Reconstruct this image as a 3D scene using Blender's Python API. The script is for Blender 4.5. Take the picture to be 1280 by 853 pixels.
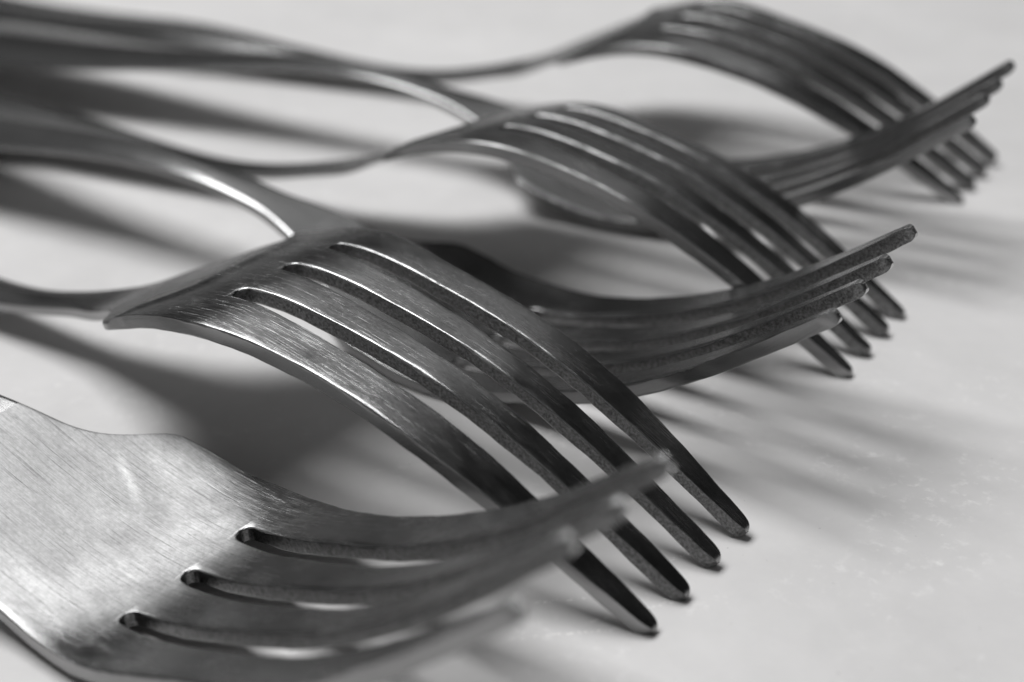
import bpy, math, random
import numpy as np

MM = 0.001
random.seed(4)
for o in list(bpy.data.objects):
    bpy.data.objects.remove(o)
SC = bpy.context.scene
COL = SC.collection

# ------------------------------------------------------------------ camera
CAM = dict(cx=78.74, cy=-81.816, cz=63.651, az=-35.885, el=-27.229, roll=-2.794, f=1792.99)
az, el, ro = (math.radians(CAM[k]) for k in ('az', 'el', 'roll'))
fwd = np.array([math.sin(az)*math.cos(el), math.cos(az)*math.cos(el), math.sin(el)])
rgt = np.array([math.cos(az), -math.sin(az), 0.0])
upv = np.cross(rgt, fwd)
r2 = math.cos(ro)*rgt + math.sin(ro)*upv
u2 = -math.sin(ro)*rgt + math.cos(ro)*upv
from mathutils import Matrix, Vector
cd = bpy.data.cameras.new('camera')
cam = bpy.data.objects.new('camera', cd)
COL.objects.link(cam)
M = Matrix(((r2[0], u2[0], -fwd[0], CAM['cx']*MM), (r2[1], u2[1], -fwd[1], CAM['cy']*MM),
            (r2[2], u2[2], -fwd[2], CAM['cz']*MM), (0, 0, 0, 1)))
cam.matrix_world = M
cd.sensor_width = 36.0
cd.sensor_fit = 'HORIZONTAL'
cd.lens = 36.0*CAM['f']/1280.0
cd.clip_start = 0.005
cd.clip_end = 20.0
cd.dof.use_dof = True
cd.dof.focus_distance = 0.1105
cd.dof.aperture_fstop = 20.5
SC.camera = cam

# ------------------------------------------------------------------ light
w = bpy.data.worlds.new("World")
SC.world = w
w.use_nodes = True
wn = w.node_tree
bg = wn.nodes['Background']
tc = wn.nodes.new('ShaderNodeTexCoord')
sx = wn.nodes.new('ShaderNodeSeparateXYZ')
wn.links.new(tc.outputs['Generated'], sx.inputs[0])


def wmap(sock, a, b, c, d):
    nd = wn.nodes.new('ShaderNodeMapRange')
    nd.interpolation_type = 'SMOOTHSTEP'
    for k, q in zip(('From Min', 'From Max', 'To Min', 'To Max'), (a, b, c, d)):
        nd.inputs[k].default_value = q
    wn.links.new(sock, nd.inputs['Value'])
    return nd.outputs[0]


def wmath(op, a, b):
    nd = wn.nodes.new('ShaderNodeMath')
    nd.operation = op
    for i, q in enumerate((a, b)):
        if isinstance(q, float):
            nd.inputs[i].default_value = q
        else:
            wn.links.new(q, nd.inputs[i])
    return nd.outputs[0]


# a dim room: walls lighter than the ceiling, the side towards the lamp lighter than the other
room = wmath('MULTIPLY', wmap(sx.outputs['Z'], 0.05, 0.75, 1.0, 0.04), wmap(sx.outputs['X'], -0.8, 0.3, 1.0, 0.6))
wz = wn.nodes.new('ShaderNodeTexNoise')
wz.inputs['Scale'].default_value = 2.8
wz.inputs['Detail'].default_value = 1.0
wn.links.new(tc.outputs['Generated'], wz.inputs['Vector'])
room = wmath('MULTIPLY', room, wmap(wz.outputs['Fac'], 0.41, 0.59, 0.1, 1.9))  # bright and dark patches made up for contrast in the steel's reflections
room = wmath('ADD', wmath('MULTIPLY', room, 0.10), 0.018)
behind = wmath('MULTIPLY', wmap(sx.outputs['Y'], -0.15, -0.75, 0.0, 0.24), wmap(sx.outputs['Z'], 0.2, 0.95, 1.0, 0.2))  # glow added behind the camera to lift the shadows and the tine sides
room = wmath('ADD', room, behind)
wn.links.new(room, bg.inputs['Color'])
bg.inputs['Strength'].default_value = 1.0


def area(name, direction, dist, size, power):
    ld = bpy.data.lights.new(name, 'AREA')
    ld.shape = 'RECTANGLE'
    ld.size, ld.size_y = size
    ld.energy = power
    lo = bpy.data.objects.new(name, ld)
    d = Vector(direction).normalized()
    lo.location = d*dist
    lo.rotation_euler = (-d).to_track_quat('-Z', 'Y').to_euler()
    COL.objects.link(lo)
    return lo


area('key_lamp', (-0.41, 0.04, 1.0), 0.70, (0.39, 0.39), 5.75)
area('added_fill', (-0.32, 0.62, 0.72), 0.85, (0.50, 0.50), 0.36)  # added fill: lightens the shadows and gives the steel a bright reflection
SC.view_settings.view_transform = 'Standard'
SC.view_settings.look = 'None'
SC.view_settings.gamma = 1.0
SC.view_settings.exposure = 0.0
SC.view_settings.use_curve_mapping = False


# ------------------------------------------------------------------ materials
class NT:
    def __init__(s, name):
        s.m = bpy.data.materials.new(name)
        s.m.use_nodes = True
        s.t = s.m.node_tree
        s.b = s.t.nodes['Principled BSDF']

    def n(s, typ, **kw):
        nd = s.t.nodes.new(typ)
        for k, v in kw.items():
            if hasattr(nd, k):
                setattr(nd, k, v)
            else:
                nd.inputs[k].default_value = v
        return nd

    def l(s, a, b):
        s.t.links.new(a, b)

    def mapped(s, src, scale, rot=0.0, loc=(0, 0, 0)):
        mp = s.n('ShaderNodeMapping')
        mp.inputs['Scale'].default_value = scale
        mp.inputs['Rotation'].default_value = (0, 0, rot)
        mp.inputs['Location'].default_value = loc
        s.l(src, mp.inputs['Vector'])
        return mp.outputs[0]

    def noise(s, vec, scale=1.0, detail=4.0, rough=0.55):
        nd = s.n('ShaderNodeTexNoise')
        nd.inputs['Scale'].default_value = scale
        nd.inputs['Detail'].default_value = detail
        nd.inputs['Roughness'].default_value = rough
        s.l(vec, nd.inputs['Vector'])
        return nd.outputs['Fac']

    def ramp(s, fac, p0, p1, c0=0.0, c1=1.0):
        nd = s.n('ShaderNodeMapRange')
        nd.inputs['From Min'].default_value = p0
        nd.inputs['From Max'].default_value = p1
        nd.inputs['To Min'].default_value = c0
        nd.inputs['To Max'].default_value = c1
        s.l(fac, nd.inputs['Value'])
        return nd.outputs[0]

    def math(s, op, a, b=None):
        nd = s.n('ShaderNodeMath', operation=op)
        for i, q in enumerate((a, b)):
            if q is None:
                continue
            if isinstance(q, (int, float)):
                nd.inputs[i].default_value = q
            else:
                s.l(q, nd.inputs[i])
        return nd.outputs[0]

    def bump(s, h, dist, strength=1.0, prev=None):
        nd = s.n('ShaderNodeBump')
        nd.inputs['Strength'].default_value = strength
        nd.inputs['Distance'].default_value = dist
        s.l(h, nd.inputs['Height'])
        if prev is not None:
            s.l(prev, nd.inputs['Normal'])
        return nd.outputs[0]


def scratch(nt, vec, rot, sx_, sy_, seed, lo=0.70, hi=0.76):
    """thin long marks: a stretched noise cut near its peaks"""
    v = nt.mapped(vec, (sx_, sy_, 1), rot, (seed*7.3, seed*3.1, seed))
    return nt.ramp(nt.noise(v, 1.0, 1.5, 0.5), lo, hi)


def steel(name, face=True, seed=0.0, base=0.50, rough=0.24, worn=1.0, contrast=1.0, ribbed=0.3, bowl_wear=0.0, tip_glint=1.0, mark=None):
    nt = NT(name)
    uv = nt.n('ShaderNodeUVMap')
    uv.uv_map = 'brush'
    v = uv.outputs[0]                       # millimetres along / across the fork
    b = nt.b
    b.inputs['Metallic'].default_value = 1.0
    geo = nt.n('ShaderNodeTexCoord').outputs['Object']
    if face:
        fine = nt.noise(nt.mapped(v, (0.35, 11, 1), 0.0, (seed, seed, 0)), 1.0, 5, 0.7)
        fine2 = nt.noise(nt.mapped(v, (0.35, 9, 1), 0.35, (seed+4, 0, 0)), 1.0, 3, 0.6)
        fine3 = nt.noise(nt.mapped(v, (0.35, 6, 1), 1.75, (seed+9, 0, 0)), 1.0, 3, 0.6)
        blot = nt.noise(nt.mapped(v, (0.16, 0.28, 1), 0.4, (seed, 2, 0)), 1.0, 4, 0.6)
        s1 = scratch(nt, v, 0.25, 0.13, 12.0, seed+1, 0.645, 0.72)
        s2 = scratch(nt, v, 1.2, 0.14, 12.0, seed+2, 0.65, 0.72)
        s3 = scratch(nt, v, -0.75, 0.12, 11.0, seed+3, 0.65, 0.72)
        scr = nt.math('ADD', nt.math('ADD', s1, s2), s3)
        h = nt.math('ADD', nt.math('MULTIPLY', fine, 1.0), nt.math('MULTIPLY', fine2, 0.35))
        h = nt.math('ADD', h, nt.math('MULTIPLY', fine3, 0.3))
        h = nt.math('SUBTRACT', h, nt.math('MULTIPLY', scr, 0.45))
        nrm = nt.bump(h, 0.008*MM*worn, 1.0)
        wob = nt.noise(nt.mapped(v, (0.12, 0.2, 1), 0.2, (seed+3, 5, 0)), 1.0, 2, 0.5)
        nrm = nt.bump(wob, 0.07*MM*min(1, worn), 1.0, nrm)
        nt.l(nrm, b.inputs['Normal'])
        vv = min(1.0, worn)
        r = nt.math('ADD', nt.ramp(blot, 0.3, 0.7, rough-0.04*vv, rough+0.07*vv), nt.math('MULTIPLY', nt.ramp(fine, 0.35, 0.7), 0.08*vv))
        wear = None
        if bowl_wear > 0:       # the bowl is rubbed dull by cross-hatched scratches, the tines keep their polish
            sv = nt.n('ShaderNodeSeparateXYZ')
            nt.l(v, sv.inputs[0])
            wv = nt.math('ADD', sv.outputs[0], nt.math('MULTIPLY', nt.math('SUBTRACT', blot, 0.5), 12.0))
            side = nt.math('MAXIMUM', nt.math('SUBTRACT', nt.math('ABSOLUTE', sv.outputs[1]), 5.0), 0.0)
            wv = nt.math('ADD', wv, nt.math('MULTIPLY', side, 1.3))
            wear = nt.ramp(wv, -8.0, 5.0, 1.0, 0.0)
            r = nt.math('ADD', r, nt.math('MULTIPLY', wear, bowl_wear))
        nt.l(r, b.inputs['Roughness'])
        col = nt.math('SUBTRACT', nt.math('MULTIPLY', nt.ramp(fine, 0.25, 0.75, base*(1-0.38*contrast), base*(1+0.3*contrast)), nt.ramp(blot, 0.3, 0.7, 1-0.34*contrast, 1+0.26*contrast)), nt.math('MULTIPLY', scr, 0.07))
        grain = nt.noise(nt.mapped(v, (2.2, 3.4, 1), 0.5, (seed+6, 3, 0)), 1.0, 5, 0.72)
        col = nt.math('MULTIPLY', col, nt.ramp(grain, 0.3, 0.7, 1-0.22*contrast, 1+0.18*contrast))
        sx2 = nt.n('ShaderNodeSeparateXYZ')
        nt.l(v, sx2.inputs[0])
        if tip_glint > 1:             # tines darker than the bowl: their dark reflections are put into the colour
            col = nt.math('MULTIPLY', col, nt.ramp(nt.math('ADD', sx2.outputs[0], nt.math('MULTIPLY', nt.math('SUBTRACT', blot, 0.5), 8.0)), 0.0, 12.0, 1.05, 0.62))
        if tip_glint > 1:             # tips lighter: their glints are painted into the colour
            col = nt.math('MULTIPLY', col, nt.ramp(sx2.outputs[0], LT-1.6, LT-0.8, 1.0, tip_glint))
        if mark is not None:    # one long rubbed streak
            x0, y0, x1, y1 = mark
            L = math.hypot(x1-x0, y1-y0)
            ux, uy = (x1-x0)/L, (y1-y0)/L
            ax = nt.math('SUBTRACT', sx2.outputs[0], x0)
            ay = nt.math('SUBTRACT', sx2.outputs[1], y0)
            t = nt.math('ADD', nt.math('MULTIPLY', ax, ux), nt.math('MULTIPLY', ay, uy))
            n_ = nt.math('SUBTRACT', nt.math('MULTIPLY', ax, -uy), nt.math('MULTIPLY', ay, -ux))
            mk = nt.math('MULTIPLY', nt.ramp(nt.math('ABSOLUTE', n_), 0.05, 0.55, 1, 0),
                         nt.ramp(nt.math('ABSOLUTE', nt.math('SUBTRACT', t, L/2)), L/2-1.5, L/2+0.5, 1, 0))
            col = nt.math('MULTIPLY', col, nt.math('ADD', 1.0, nt.math('MULTIPLY', mk, 0.45)))
        if wear is not None:
            col = nt.math('MULTIPLY', col, nt.math('SUBTRACT', 1.0, nt.math('MULTIPLY', wear, 0.0)))
        spot = nt.ramp(nt.noise(nt.mapped(v, (1.1, 1.6, 1), 0.0, (seed+11, 1, 0)), 1.0, 3, 0.6), 0.66, 0.74)
        col = nt.math('MULTIPLY', col, nt.math('SUBTRACT', 1.0, nt.math('MULTIPLY', spot, 0.25)))
        cc = nt.n('ShaderNodeCombineColor')
        for i in range(3):
            nt.l(col, cc.inputs[i])
        nt.l(cc.outputs[0], b.inputs['Base Color'])
    else:                                   # stamped edge of the slots: grainy, faint upright ribs
        sc = nt.n('ShaderNodeVectorMath', operation='SCALE')
        sc.inputs['Scale'].default_value = 1000.0
        nt.l(geo, sc.inputs[0])
        g = nt.noise(sc.outputs[0], 4.4, 4, 0.7)
        ribs = nt.noise(nt.mapped(v, (4.2, 0.3, 1), 0.0, (seed, 0, 0)), 1.0, 2, 0.5)
        nrm = nt.bump(nt.math('ADD', nt.math('MULTIPLY', g, 1.25-ribbed), nt.math('MULTIPLY', ribs, 1.4*ribbed)), 0.21*MM*(1.0 if ribbed < 0.5 else 0.4), 1.0)
        nt.l(nrm, b.inputs['Normal'])
        b.inputs['Roughness'].default_value = 0.33
        col = nt.ramp(g, 0.35, 0.65, base*0.35, base*1.2)
        cc = nt.n('ShaderNodeCombineColor')
        for i in range(3):
            nt.l(col, cc.inputs[i])
        nt.l(cc.outputs[0], b.inputs['Base Color'])
    return nt.m


def stone():
    nt = NT('pale_polished_stone')
    b = nt.b
    g = nt.n('ShaderNodeNewGeometry').outputs['Position']
    sc = nt.n('ShaderNodeVectorMath', operation='SCALE')
    sc.inputs['Scale'].default_value = 1000.0
    nt.l(g, sc.inputs[0])
    v = sc.outputs[0]
    cloud = nt.noise(nt.mapped(v, (0.035, 0.05, 0.05), 0.5), 1.0, 5, 0.55)
    col = nt.ramp(cloud, 0.25, 0.75, 0.585, 0.69)
    col = nt.math('ADD', col, nt.ramp(nt.noise(v, 0.22, 6, 0.68), 0.25, 0.75, -0.028, 0.028))
    # crystalline flecks gathered in a vein on the right
    flk = nt.ramp(nt.noise(v, 0.75, 6, 0.66), 0.53, 0.68)
    sp = nt.n('ShaderNodeSeparateXYZ')
    nt.l(v, sp.inputs[0])

    def seg(x0, y0, x1, y1, w0, w1, soft):
        dx, dy = x1-x0, y1-y0
        L = math.hypot(dx, dy)
        ux, uy = dx/L, dy/L
        ax = nt.math('SUBTRACT', sp.outputs[0], x0)
        ay = nt.math('SUBTRACT', sp.outputs[1], y0)
        t = nt.math('ADD', nt.math('MULTIPLY', ax, ux), nt.math('MULTIPLY', ay, uy))
        n_ = nt.math('SUBTRACT', nt.math('MULTIPLY', ax, -uy), nt.math('MULTIPLY', ay, -ux))
        return nt.math('MULTIPLY', nt.ramp(nt.math('ABSOLUTE', n_), w0, w1, 1, 0),
                       nt.ramp(nt.math('ABSOLUTE', nt.math('SUBTRACT', t, L/2)), L/2-soft, L/2+soft, 1, 0))
    vein = nt.ramp(nt.noise(nt.mapped(v, (0.09, 0.12, 0.1), 0.9, (3, 1.4, 0)), 1.0, 3, 0.6), 0.50, 0.60, 0.0, 0.55)
    for q in VEINS:
        vein = nt.math('MAXIMUM', vein, seg(*q, 0.2, 2.6, 1.5))
    fm = nt.math('MULTIPLY', flk, vein)
    col = nt.math('ADD', col, nt.math('MULTIPLY', fm, 0.17))
    # dashed scratches in the stone under the nearest tines
    dash = nt.ramp(nt.noise(nt.mapped(v, (2.6, 2.6, 2.6)), 1.0, 3, 0.7), 0.50, 0.60)
    for q in SCR:
        col = nt.math('ADD', col, nt.math('MULTIPLY', nt.math('MULTIPLY', seg(*q, 0.06, 0.24, 0.5), dash), 0.24))
    pit = nt.ramp(nt.noise(v, 1.7, 2, 0.5), 0.73, 0.77)
    col = nt.math('SUBTRACT', col, nt.math('MULTIPLY', pit, 0.12))
    cc = nt.n('ShaderNodeCombineColor')
    nt.l(col, cc.inputs[0])
    nt.l(nt.math('MULTIPLY', col, 0.988), cc.inputs[1])
    nt.l(nt.math('MULTIPLY', col, 0.985), cc.inputs[2])
    nt.l(cc.outputs[0], b.inputs['Base Color'])
    b.inputs['Roughness'].default_value = 0.42
    b.inputs['Specular IOR Level'].default_value = 0.35
    nt.l(nt.bump(nt.noise(v, 0.5, 4, 0.6), 0.03*MM, 0.6), b.inputs['Normal'])
    return nt.m


VEINS = [(41.6, 16.4, 47.4, 15.5), (47.4, 15.5, 51.0, 11.1), (51.0, 11.1, 54.3, 3.5), (50.7, 17.5, 53.9, 12.8), (39.3, 15.1, 43.5, 11.9), (50.9, -1.3, 53.9, -3.1), (40.4, -9.3, 41.7, -6.9), (48.3, 20.4, 54.8, 18.6)]
SCR = [(31.8, -18.6, 38.3, -13.1), (31.0, -14.3, 33.7, -12.1), (35.4, -14.2, 39.5, -8.8), (36.5, -5.0, 37.8, -3.1)]

# ------------------------------------------------------------------ fork shape (millimetres)
XK = np.array([-150.0, -120.0, -95.0, -75.0, -50.0, -36.0, -28.0, -22.0, -17.0, -13.0, -8.0, 0.0, 12.0, 26.0, 40.0, 52.0])
ZK = np.array([9.5, 11.1, 10.8, 11.385, 12.75, 11.85, 10.25, 8.62, 6.357, 4.658, 2.83, 1.147, 2.302, 5.547, 11.141, 17.286])
XW = np.array([-150.0, -120.0, -95.0, -75.0, -50.0, -36.0, -28.0, -22.0, -18.0, -15.5, -13.5, -11.5, -8.0, 0.0, 12.0, 26.0, 40.0, 52.0])
WK = np.array([7.533, 9.844, 8.941, 5.199, 2.099, 2.196, 2.262, 3.722, 4.958, 6.584, 8.499, 10.102, 10.696, 11.039, 10.149, 9.814, 8.812, 7.464])
LT = 39.181
PT = 4.486
P0 = 5.6
DISH = 0.676
H0 = 0.76


def spline(xk, yk):
    n = len(xk)
    h = np.diff(xk)
    A = np.zeros((n, n))
    r = np.zeros(n)
    A[0, 0] = A[-1, -1] = 1
    for i in range(1, n-1):
        A[i, i-1] = h[i-1]
        A[i, i] = 2*(h[i-1]+h[i])
        A[i, i+1] = h[i]
        r[i] = 6*((yk[i+1]-yk[i])/h[i]-(yk[i]-yk[i-1])/h[i-1])
    m = np.linalg.solve(A, r)

    def f(x):
        x = np.asarray(x, float)
        i = np.clip(np.searchsorted(xk, x)-1, 0, n-2)
        a = xk[i+1]-x
        b = x-xk[i]
        hh = h[i]
        return (m[i]*a**3+m[i+1]*b**3)/(6*hh)+(yk[i]/hh-m[i]*hh/6)*a+(yk[i+1]/hh-m[i+1]*hh/6)*b
    return f


_P, _W = spline(XK, ZK), spline(XW, WK)
S_ = LT/52.0


def Pf(x):
    x = np.asarray(x, float)
    return _P(np.where(x > 0, x/S_, x))


XB = [-160, -150, -120, -95, -75, -50, -36, -28, -22, -18, -16, -14.4, -13.2, -12.2, -11.2, -8]
WB = [9.0, 9.0, 9.4, 7.9, 5.2, 2.7, 2.1, 2.15, 3.6, 4.8, 5.9, 7.4, 8.9, 10.0, 10.45, 10.78]


def Wf(x):
    x = np.asarray(x, float)
    a = _W(np.where(x > 0, x/S_, np.maximum(x, -9)))
    sp = np.interp(x, [-60, -30, -18, -9], [6.0, 2.5, 0.9, 0.35])
    b = sum(np.interp(x+sp*q, XB, WB) for q in (-1, -.6, -.3, 0, .3, .6, 1))/7.0
    t = np.clip((x+9.5)/2.0, 0, 1)
    return a*t+b*(1-t)


def Tf(x):
    return np.interp(x, [-150, -90, -50, -30, -12, 5, 25, 60], [3.4, 3.8, 2.3, 1.5, 1.20, 1.40, 1.35, 0.95])


def dishf(x):
    return np.clip((x+30)/30, 0, 1)*np.clip((60-x)/50, 0, 1)


FORKS = dict(
    A=dict(up=0, x=0.511, y=-4.906, yaw=-1.583, rol=-1.146, pit=1.242, z=16.48, b=(0.062, -0.09, -0.394, -0.635)),
    B=dict(up=0, x=-2.595, y=35.834, yaw=0.836, rol=-6.438, pit=0.914, z=16.753, b=(0.895, 0.259, -0.398, -0.625)),
    C=dict(up=0, x=-8.098, y=77.488, yaw=2.279, rol=1.17, pit=1.436, z=16.528, b=(0.187, -0.063, -0.323, -0.447)),
    D=dict(up=1, x=8.897, y=-26.916, yaw=-2.913, rol=3.337, pit=4.928, z=0.296, b=(-0.14, 1.081, 0.379, 0.416)),
    E=dict(up=1, x=5.059, y=16.765, yaw=-2.455, rol=2.023, pit=1.457, z=-0.752, b=(-0.868, -0.374, -0.182, 0.502)),
    F=dict(up=1, x=-0.323, y=56.779, yaw=2.623, rol=0.162, pit=2.089, z=-0.566, b=(-0.787, 0.161, 0.425, 0.992)),
)

END = -156.0


def stations():
    a = [np.linspace(END, END+7, 15), np.linspace(END+7, -60, 50)[1:], np.linspace(-60, -30, 40)[1:],
         np.linspace(-30, -4, 60)[1:], np.linspace(-4, -0.6, 8)[1:], np.array([-0.4, -0.28, -0.18, -0.08, -0.03, 0.0]),
         H0*(1-np.cos(np.linspace(0, math.pi/2, 10)))[1:], np.linspace(H0, 3.0, 6)[1:],
         np.linspace(3.0, LT-1.2, 70)[1:], LT-1.2*(1-np.sin(np.linspace(0, math.pi/2, 18)))[1:-1], [LT-0.003]]
    return np.concatenate(a)


XS = stations()
NX = len(XS)
NI = 7


def slot_half(x):
    h = H0+0.22*np.clip(x/9.0, 0, 1)+0.42*np.clip(x/LT, 0, 1)
    c = H0
    return np.where(x <= 0, 0.0, np.where(x < c, np.sqrt(np.maximum(0, h**2-(c-x)**2*(h/H0)**2)), h))


def slot_c(k, x):      # k = -1, 0, 1
    return k*np.interp(x, [0, LT], [P0, PT])


def build_arrays(b, up):
    """grid points: 4 bands across x stations, with the half thickness at each"""
    sh = slot_half(XS)
    W = Wf(XS)
    # rounded end of the handle
    e = np.clip((XS-END)/7.0, 0, 1)
    W = W*np.sqrt(np.maximum(1e-4, 1-(1-e)**2))
    bands = []
    for k in range(4):
        yl = -W if k == 0 else slot_c(k-2, XS)+sh
        yr = W if k == 3 else slot_c(k-1, XS)-sh
        if k in (0, 3):     # straight bound so that the handle narrower than a slot pitch stays valid
            pass
        bands.append([yl.copy(), yr.copy()])
    # in the neck and handle the four bands share the width evenly, blending to slot centres near the slots
    t = np.clip((XS+26)/22.0, 0, 1)
    t = t*t*(3-2*t)
    for k in range(1, 4):
        even = -W+2*W*k/4.0
        neg = XS <= 0
        c = np.where(neg, even*(1-t)+slot_c(k-2, XS)*t, 0)
        bands[k-1][1] = np.where(neg, c, bands[k-1][1])
        bands[k][0] = np.where(neg, c, bands[k][0])
    # tine tips drawn in
    e = 1.3
    u = np.clip((XS-(LT-e))/e, 0, 1)
    f = np.sqrt(np.maximum(1e-3, 1-u**2))*np.interp(XS, [LT-11, LT-5, LT-1], [1, 0.95, 0.80])
    for k in range(4):
        m = (bands[k][0]+bands[k][1])/2
        hw = (bands[k][1]-bands[k][0])/2
        bands[k][0] = m-hw*f
        bands[k][1] = m+hw*f
    # edge rounding: radius and depth change along the fork
    rw = np.interp(XS, [-150, -62, -45, -28, -14, 0, LT], [2.4, 2.0, 1.0, 0.50, 0.22, 0.16, 0.26])
    rd = np.interp(XS, [-150, -62, -45, -28, -14, 0, LT], [0.9, 0.9, 0.75, 0.45, 0.20, 0.18, 0.24])
    rw0, rd0 = rw, rd
    out = []
    for k in range(4):
        yl, yr = bands[k]
        # the edges were broken by hand: the rounding is never quite even
        ph = 1.7*k+b[k]*9
        vr = 1+np.clip((XS+14)/8, 0, 1)*(0.30*np.sin(XS*0.43+ph)+0.22*np.sin(XS*1.13+2.1*ph)+0.12*np.sin(XS*2.9+ph*3))
        rw, rd = rw0*vr, rd0*vr
        wd = yr-yl
        ins = np.array([0, 0.05, 0.2, 0.5, 1.0])
        r = np.minimum(rw, wd*0.45)
        cols = []
        for q in ins:
            cols.append(yl+q*r)
        for q in np.linspace(0, 1, NI+2)[1:-1]:
            cols.append(yl+r+(wd-2*r)*q)
        for q in ins[::-1]:
            cols.append(yr-q*r)
        Y = np.stack(cols, 1)
        X = np.repeat(XS[:, None], Y.shape[1], 1)
        d = np.minimum(Y+W[:, None], W[:, None]-Y)
        for s in (-1, 0, 1):
            cx = H0
            cy = slot_c(s, XS)[:, None]
            dc = np.sqrt((X-cx)**2+(Y-cy)**2)-H0
            dl = np.abs(Y-cy)-sh[:, None]
            d = np.minimum(d, np.where(X < cx, dc, dl))
        d = np.minimum(d, np.where(X < END+4, X-END, 9))
        d = np.maximum(d, 0)
        rr = rw[:, None]
        q = np.clip(1-d/rr, 0, 1)
        round_ = 1-np.sqrt(np.maximum(0, 1-q*q))
        # handle: a shallow upper facet and a steep lower one on each side of a blunt spine
        fr = np.clip(np.abs(Y)/np.maximum(W[:, None], 0.1), 0, 1)
        fac = np.interp(fr, [0, 0.04, 0.5, 1.0], [0, 0.01, 0.34, 0.86])
        facb = np.interp(fr, [0, 0.05, 0.15, 0.5, 0.6, 1.0], [0, 0.01, 0.05, 0.62, 0.70, 0.90])
        cm = np.clip((-16-X)/30.0, 0, 1)
        cm = cm*cm*(3-2*cm)
        am = np.interp(X, [-75, -45, -30], [1.0, 0.72, 0.55])
        hh = Tf(X)/2-rd[:, None]*round_*(1-cm)-Tf(X)/2*fac*cm*am
        hh = hh*np.sqrt(np.clip(1-np.clip((X-(LT-0.55))/0.55, 0, 1)**2, 0.16, 1))
        # the back of the head carries a low cross ridge where the shoulders begin
        back = hh+(Tf(X)/2*(fac-facb)*cm*am)*np.clip((-40-X)/15, 0, 1)
        x0 = -5.9-4.6*np.clip((np.abs(Y)-5.0)/6.0, 0, 1)**1.5
        back = back+0.20*np.exp(-((X-x0-0.7)/0.8)**2)*np.clip((W[:, None]-np.abs(Y))/1.5, 0, 1)
        back = back-0.42/(1+np.exp(np.clip((X-x0)/0.28, -30, 30)))*np.clip((X+26)/12, 0, 1)
        out.append((X, Y, hh, back))
    return out


def place(F, x, y, zoff):
    """world position of a point of the fork, zoff above the middle surface (tines-up frame)"""
    b = np.array(F['b'])
    yt = np.clip(y/PT+1.5, 0, 3)
    i0 = np.clip(np.floor(yt).astype(int), 0, 2)
    fr = yt-i0
    # each tine keeps one bend of its own
    k = np.round(yt).astype(int)
    bz = np.where(x > 1.5, b[np.clip(k, 0, 3)], b[i0]*(1-fr)+b[i0+1]*fr)*np.clip(x/LT, 0, 1.2)**2
    z = Pf(x)+bz+DISH*(y/12.0)**2*dishf(x)
    dx = 0.05
    sl = (Pf(x+dx)-Pf(x-dx))/(2*dx)
    n = 1/np.sqrt(1+sl**2)
    X0 = x-sl*n*zoff
    z = z+n*zoff
    if not F['up']:
        z = -z
    p, r, w_ = (math.radians(F[q]) for q in ('pit', 'rol', 'yaw'))
    X = X0*math.cos(p)-z*math.sin(p)
    Z = X0*math.sin(p)+z*math.cos(p)
    Y = y*math.cos(r)-Z*math.sin(r)
    Z = y*math.sin(r)+Z*math.cos(r)+F['z']
    return np.stack([X*math.cos(w_)-Y*math.sin(w_), X*math.sin(w_)+Y*math.cos(w_), Z], -1)


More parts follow.
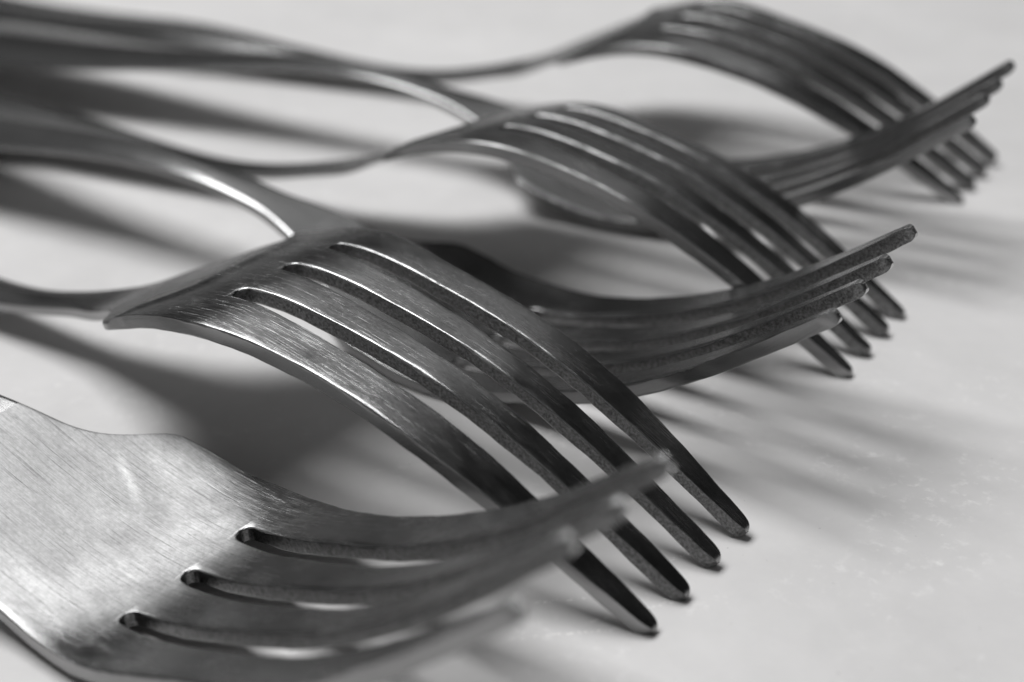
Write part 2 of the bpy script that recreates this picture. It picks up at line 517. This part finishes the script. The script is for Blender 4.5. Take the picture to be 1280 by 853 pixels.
def make_fork(key, name, label, mats):
    F = FORKS[key]
    bands = build_arrays(F['b'], F['up'])
    nc = bands[0][0].shape[1]
    verts, uvs, faces, mat, zone, side = [], [], [], [], [], []
    edge_ids = ()
    base = 0
    xr = list(XS)
    for k, (X, Y, hh, back) in enumerate(bands):
        top = place(F, X, Y, hh)
        bot = place(F, X, Y, -back)
        n = X.size
        verts += [top.reshape(-1, 3), bot.reshape(-1, 3)]
        uvs += [np.stack([X.ravel(), Y.ravel()], 1), np.stack([X.ravel(), Y.ravel()+40], 1)]
        T = base+np.arange(n).reshape(X.shape)
        B = T+n
        base += 2*n
        flip = not F['up']

        def quad(a, b_, c, d, m, z):
            f_ = (a, b_, c, d) if not flip else (d, c, b_, a)
            faces.append(f_)
            side.append(m in (1, 2) or (a in edge_ids and d in edge_ids))
            mat.append(m)
            zone.append(z)
        for i in range(NX-1):
            xm = (xr[i]+xr[i+1])/2
            z = 'handle' if xm < -60 else 'neck' if xm < -22 else 'head' if xm < 3.0 else 'tine%d' % k
            for j in range(nc-1):
                quad(T[i, j], T[i+1, j], T[i+1, j+1], T[i, j+1], 0, z)
                quad(B[i, j+1], B[i+1, j+1], B[i+1, j], B[i, j], 0, z)
            op = xm > 0
            sm = 1 if xm > -22 else 0
            if k == 0 or op:
                quad(B[i, 0], B[i+1, 0], T[i+1, 0], T[i, 0], 1 if (k > 0) else (2 if sm else 0), z)
            if k == 3 or op:
                quad(T[i, nc-1], T[i+1, nc-1], B[i+1, nc-1], B[i, nc-1], 1 if (k < 3) else (2 if sm else 0), z)
        i = NX-1
        for j in range(nc-1):
            quad(T[i, j+1], T[i, j], B[i, j], B[i, j+1], 0, 'tine%d' % k)
        for j in range(nc-1):
            quad(T[0, j], T[0, j+1], B[0, j+1], B[0, j], 0, 'handle')
    V = np.concatenate(verts)
    UV = np.concatenate(uvs)
    FUV = UV[np.array(faces)].copy()          # (face, corner, 2)
    sd = np.array(side)
    FUV[sd, :, 1] = np.where(FUV[sd, :, 1] > 20, FUV[sd, :, 1]-38.6, FUV[sd, :, 1])
    # weld points that coincide
    key_ = np.round(V/2e-4).astype(np.int64)
    _, first, inv = np.unique(key_, axis=0, return_index=True, return_inverse=True)
    inv = inv.ravel()
    FA = inv[np.array(faces)]
    mat = np.array(mat)
    zone = np.array(zone)
    V = V[first]
    UV = UV[first]
    # smooth vertex normals of the whole fork
    tri = np.concatenate([FA[:, [0, 1, 2]], FA[:, [0, 2, 3]]])
    nrm = np.cross(V[tri[:, 1]]-V[tri[:, 0]], V[tri[:, 2]]-V[tri[:, 0]])
    ln = np.linalg.norm(nrm, axis=1, keepdims=True)
    nrm = nrm/np.maximum(ln, 1e-9)*np.maximum(ln, 1e-9)**0.5
    VN = np.zeros_like(V)
    for c in range(3):
        np.add.at(VN, tri[:, c], nrm)
    VN /= np.maximum(np.linalg.norm(VN, axis=1, keepdims=True), 1e-12)
    root = bpy.data.objects.new(name, None)
    root.empty_display_size = 0.01
    root.location = (F['x']*MM, F['y']*MM, 0)
    root['label'] = label
    root['category'] = 'fork'
    root['group'] = 'forks laid side by side on the pale stone'
    COL.objects.link(root)
    for z in ('handle', 'neck', 'head', 'tine0', 'tine1', 'tine2', 'tine3'):
        sel = zone == z
        f = FA[sel]
        used, idx = np.unique(f, return_inverse=True)
        idx = idx.reshape(f.shape)
        polys, pm, lu = [], [], []
        for row, m, fu in zip(idx.tolist(), mat[sel].tolist(), FUV[sel].tolist()):
            r_, u_ = [row[0]], [fu[0]]
            for q, uq in zip(row[1:], fu[1:]):
                if q != r_[-1] and q != r_[0]:
                    r_.append(q)
                    u_.append(uq)
            if len(r_) >= 3:
                polys.append(r_)
                pm.append(m)
                lu += u_
        nm = 'tine' if z.startswith('tine') else z
        if z in ('handle', 'neck'):
            pm = [3]*len(pm)
        me = bpy.data.meshes.new(nm)
        me.from_pydata((V[used]*MM).tolist(), [], polys)
        for mt in mats:
            me.materials.append(mt)
        me.polygons.foreach_set('material_index', pm)
        me.polygons.foreach_set('use_smooth', [True]*len(polys))
        uvl = me.uv_layers.new(name='brush')
        uvl.data.foreach_set('uv', np.array(lu).ravel())
        me.update()
        me.normals_split_custom_set_from_vertices(VN[used].tolist())
        o = bpy.data.objects.new(nm, me)
        COL.objects.link(o)
        o.parent = root
    return root


# ------------------------------------------------------------------ table
def table():
    me = bpy.data.meshes.new('tabletop')
    x0, x1, y0, y1, t = -0.9, 0.6, -0.5, 1.2, -0.03
    v = [(x0, y0, 0), (x1, y0, 0), (x1, y1, 0), (x0, y1, 0), (x0, y0, t), (x1, y0, t), (x1, y1, t), (x0, y1, t)]
    f = [(0, 1, 2, 3), (7, 6, 5, 4), (0, 4, 5, 1), (1, 5, 6, 2), (2, 6, 7, 3), (3, 7, 4, 0)]
    me.from_pydata(v, [], f)
    me.materials.append(stone())
    o = bpy.data.objects.new('tabletop', me)
    COL.objects.link(o)
    o['kind'] = 'structure'
    o['label'] = 'pale polished stone tabletop with small white flecks under the forks'
    return o


table()

LABELS = {
    'D': 'nearest fork, tines up, scratched pale bowl in the front left corner of the photo',
    'A': 'fork lying face down in sharp focus, its tines under those of the nearest fork',
    'E': 'tines up fork in the middle, bowl hidden behind the sharp face down fork',
    'B': 'face down fork in the middle row, its arched head bridging the centre of the photo',
    'F': 'tines up fork farther back, its tine tips at the top right corner',
    'C': 'farthest fork, face down and out of focus along the top edge',
}
for i, k in enumerate('ADEBFC'):
    dn = k == 'D'
    mats = [steel('brushed_steel_'+k.lower(), True, i*3.7, base=0.31 if dn else 0.32, rough=0.19, tip_glint=3.6 if k == 'D' else 2.6 if k in 'EF' else 1.0, mark=(-13.5, 5.5, -8.3, 3.0) if dn else None,
                  worn=1.25 if k in 'AD' else 0.8, bowl_wear=0.34 if dn else 0.0, contrast=0.95 if dn else 1.05 if k == 'A' else 0.45),
            steel('stamped_steel_'+k.lower(), False, i*1.9, base=0.27, ribbed=0.3 if k in 'ABC' else 0.8),
            steel('edge_steel_'+k.lower(), True, i*2.3+50, base=0.31, rough=0.24, worn=0.3, contrast=0.2),
            steel('polished_steel_'+k.lower(), True, i*1.3+80, base=0.29, rough=0.23, worn=0.15, contrast=0.12)]
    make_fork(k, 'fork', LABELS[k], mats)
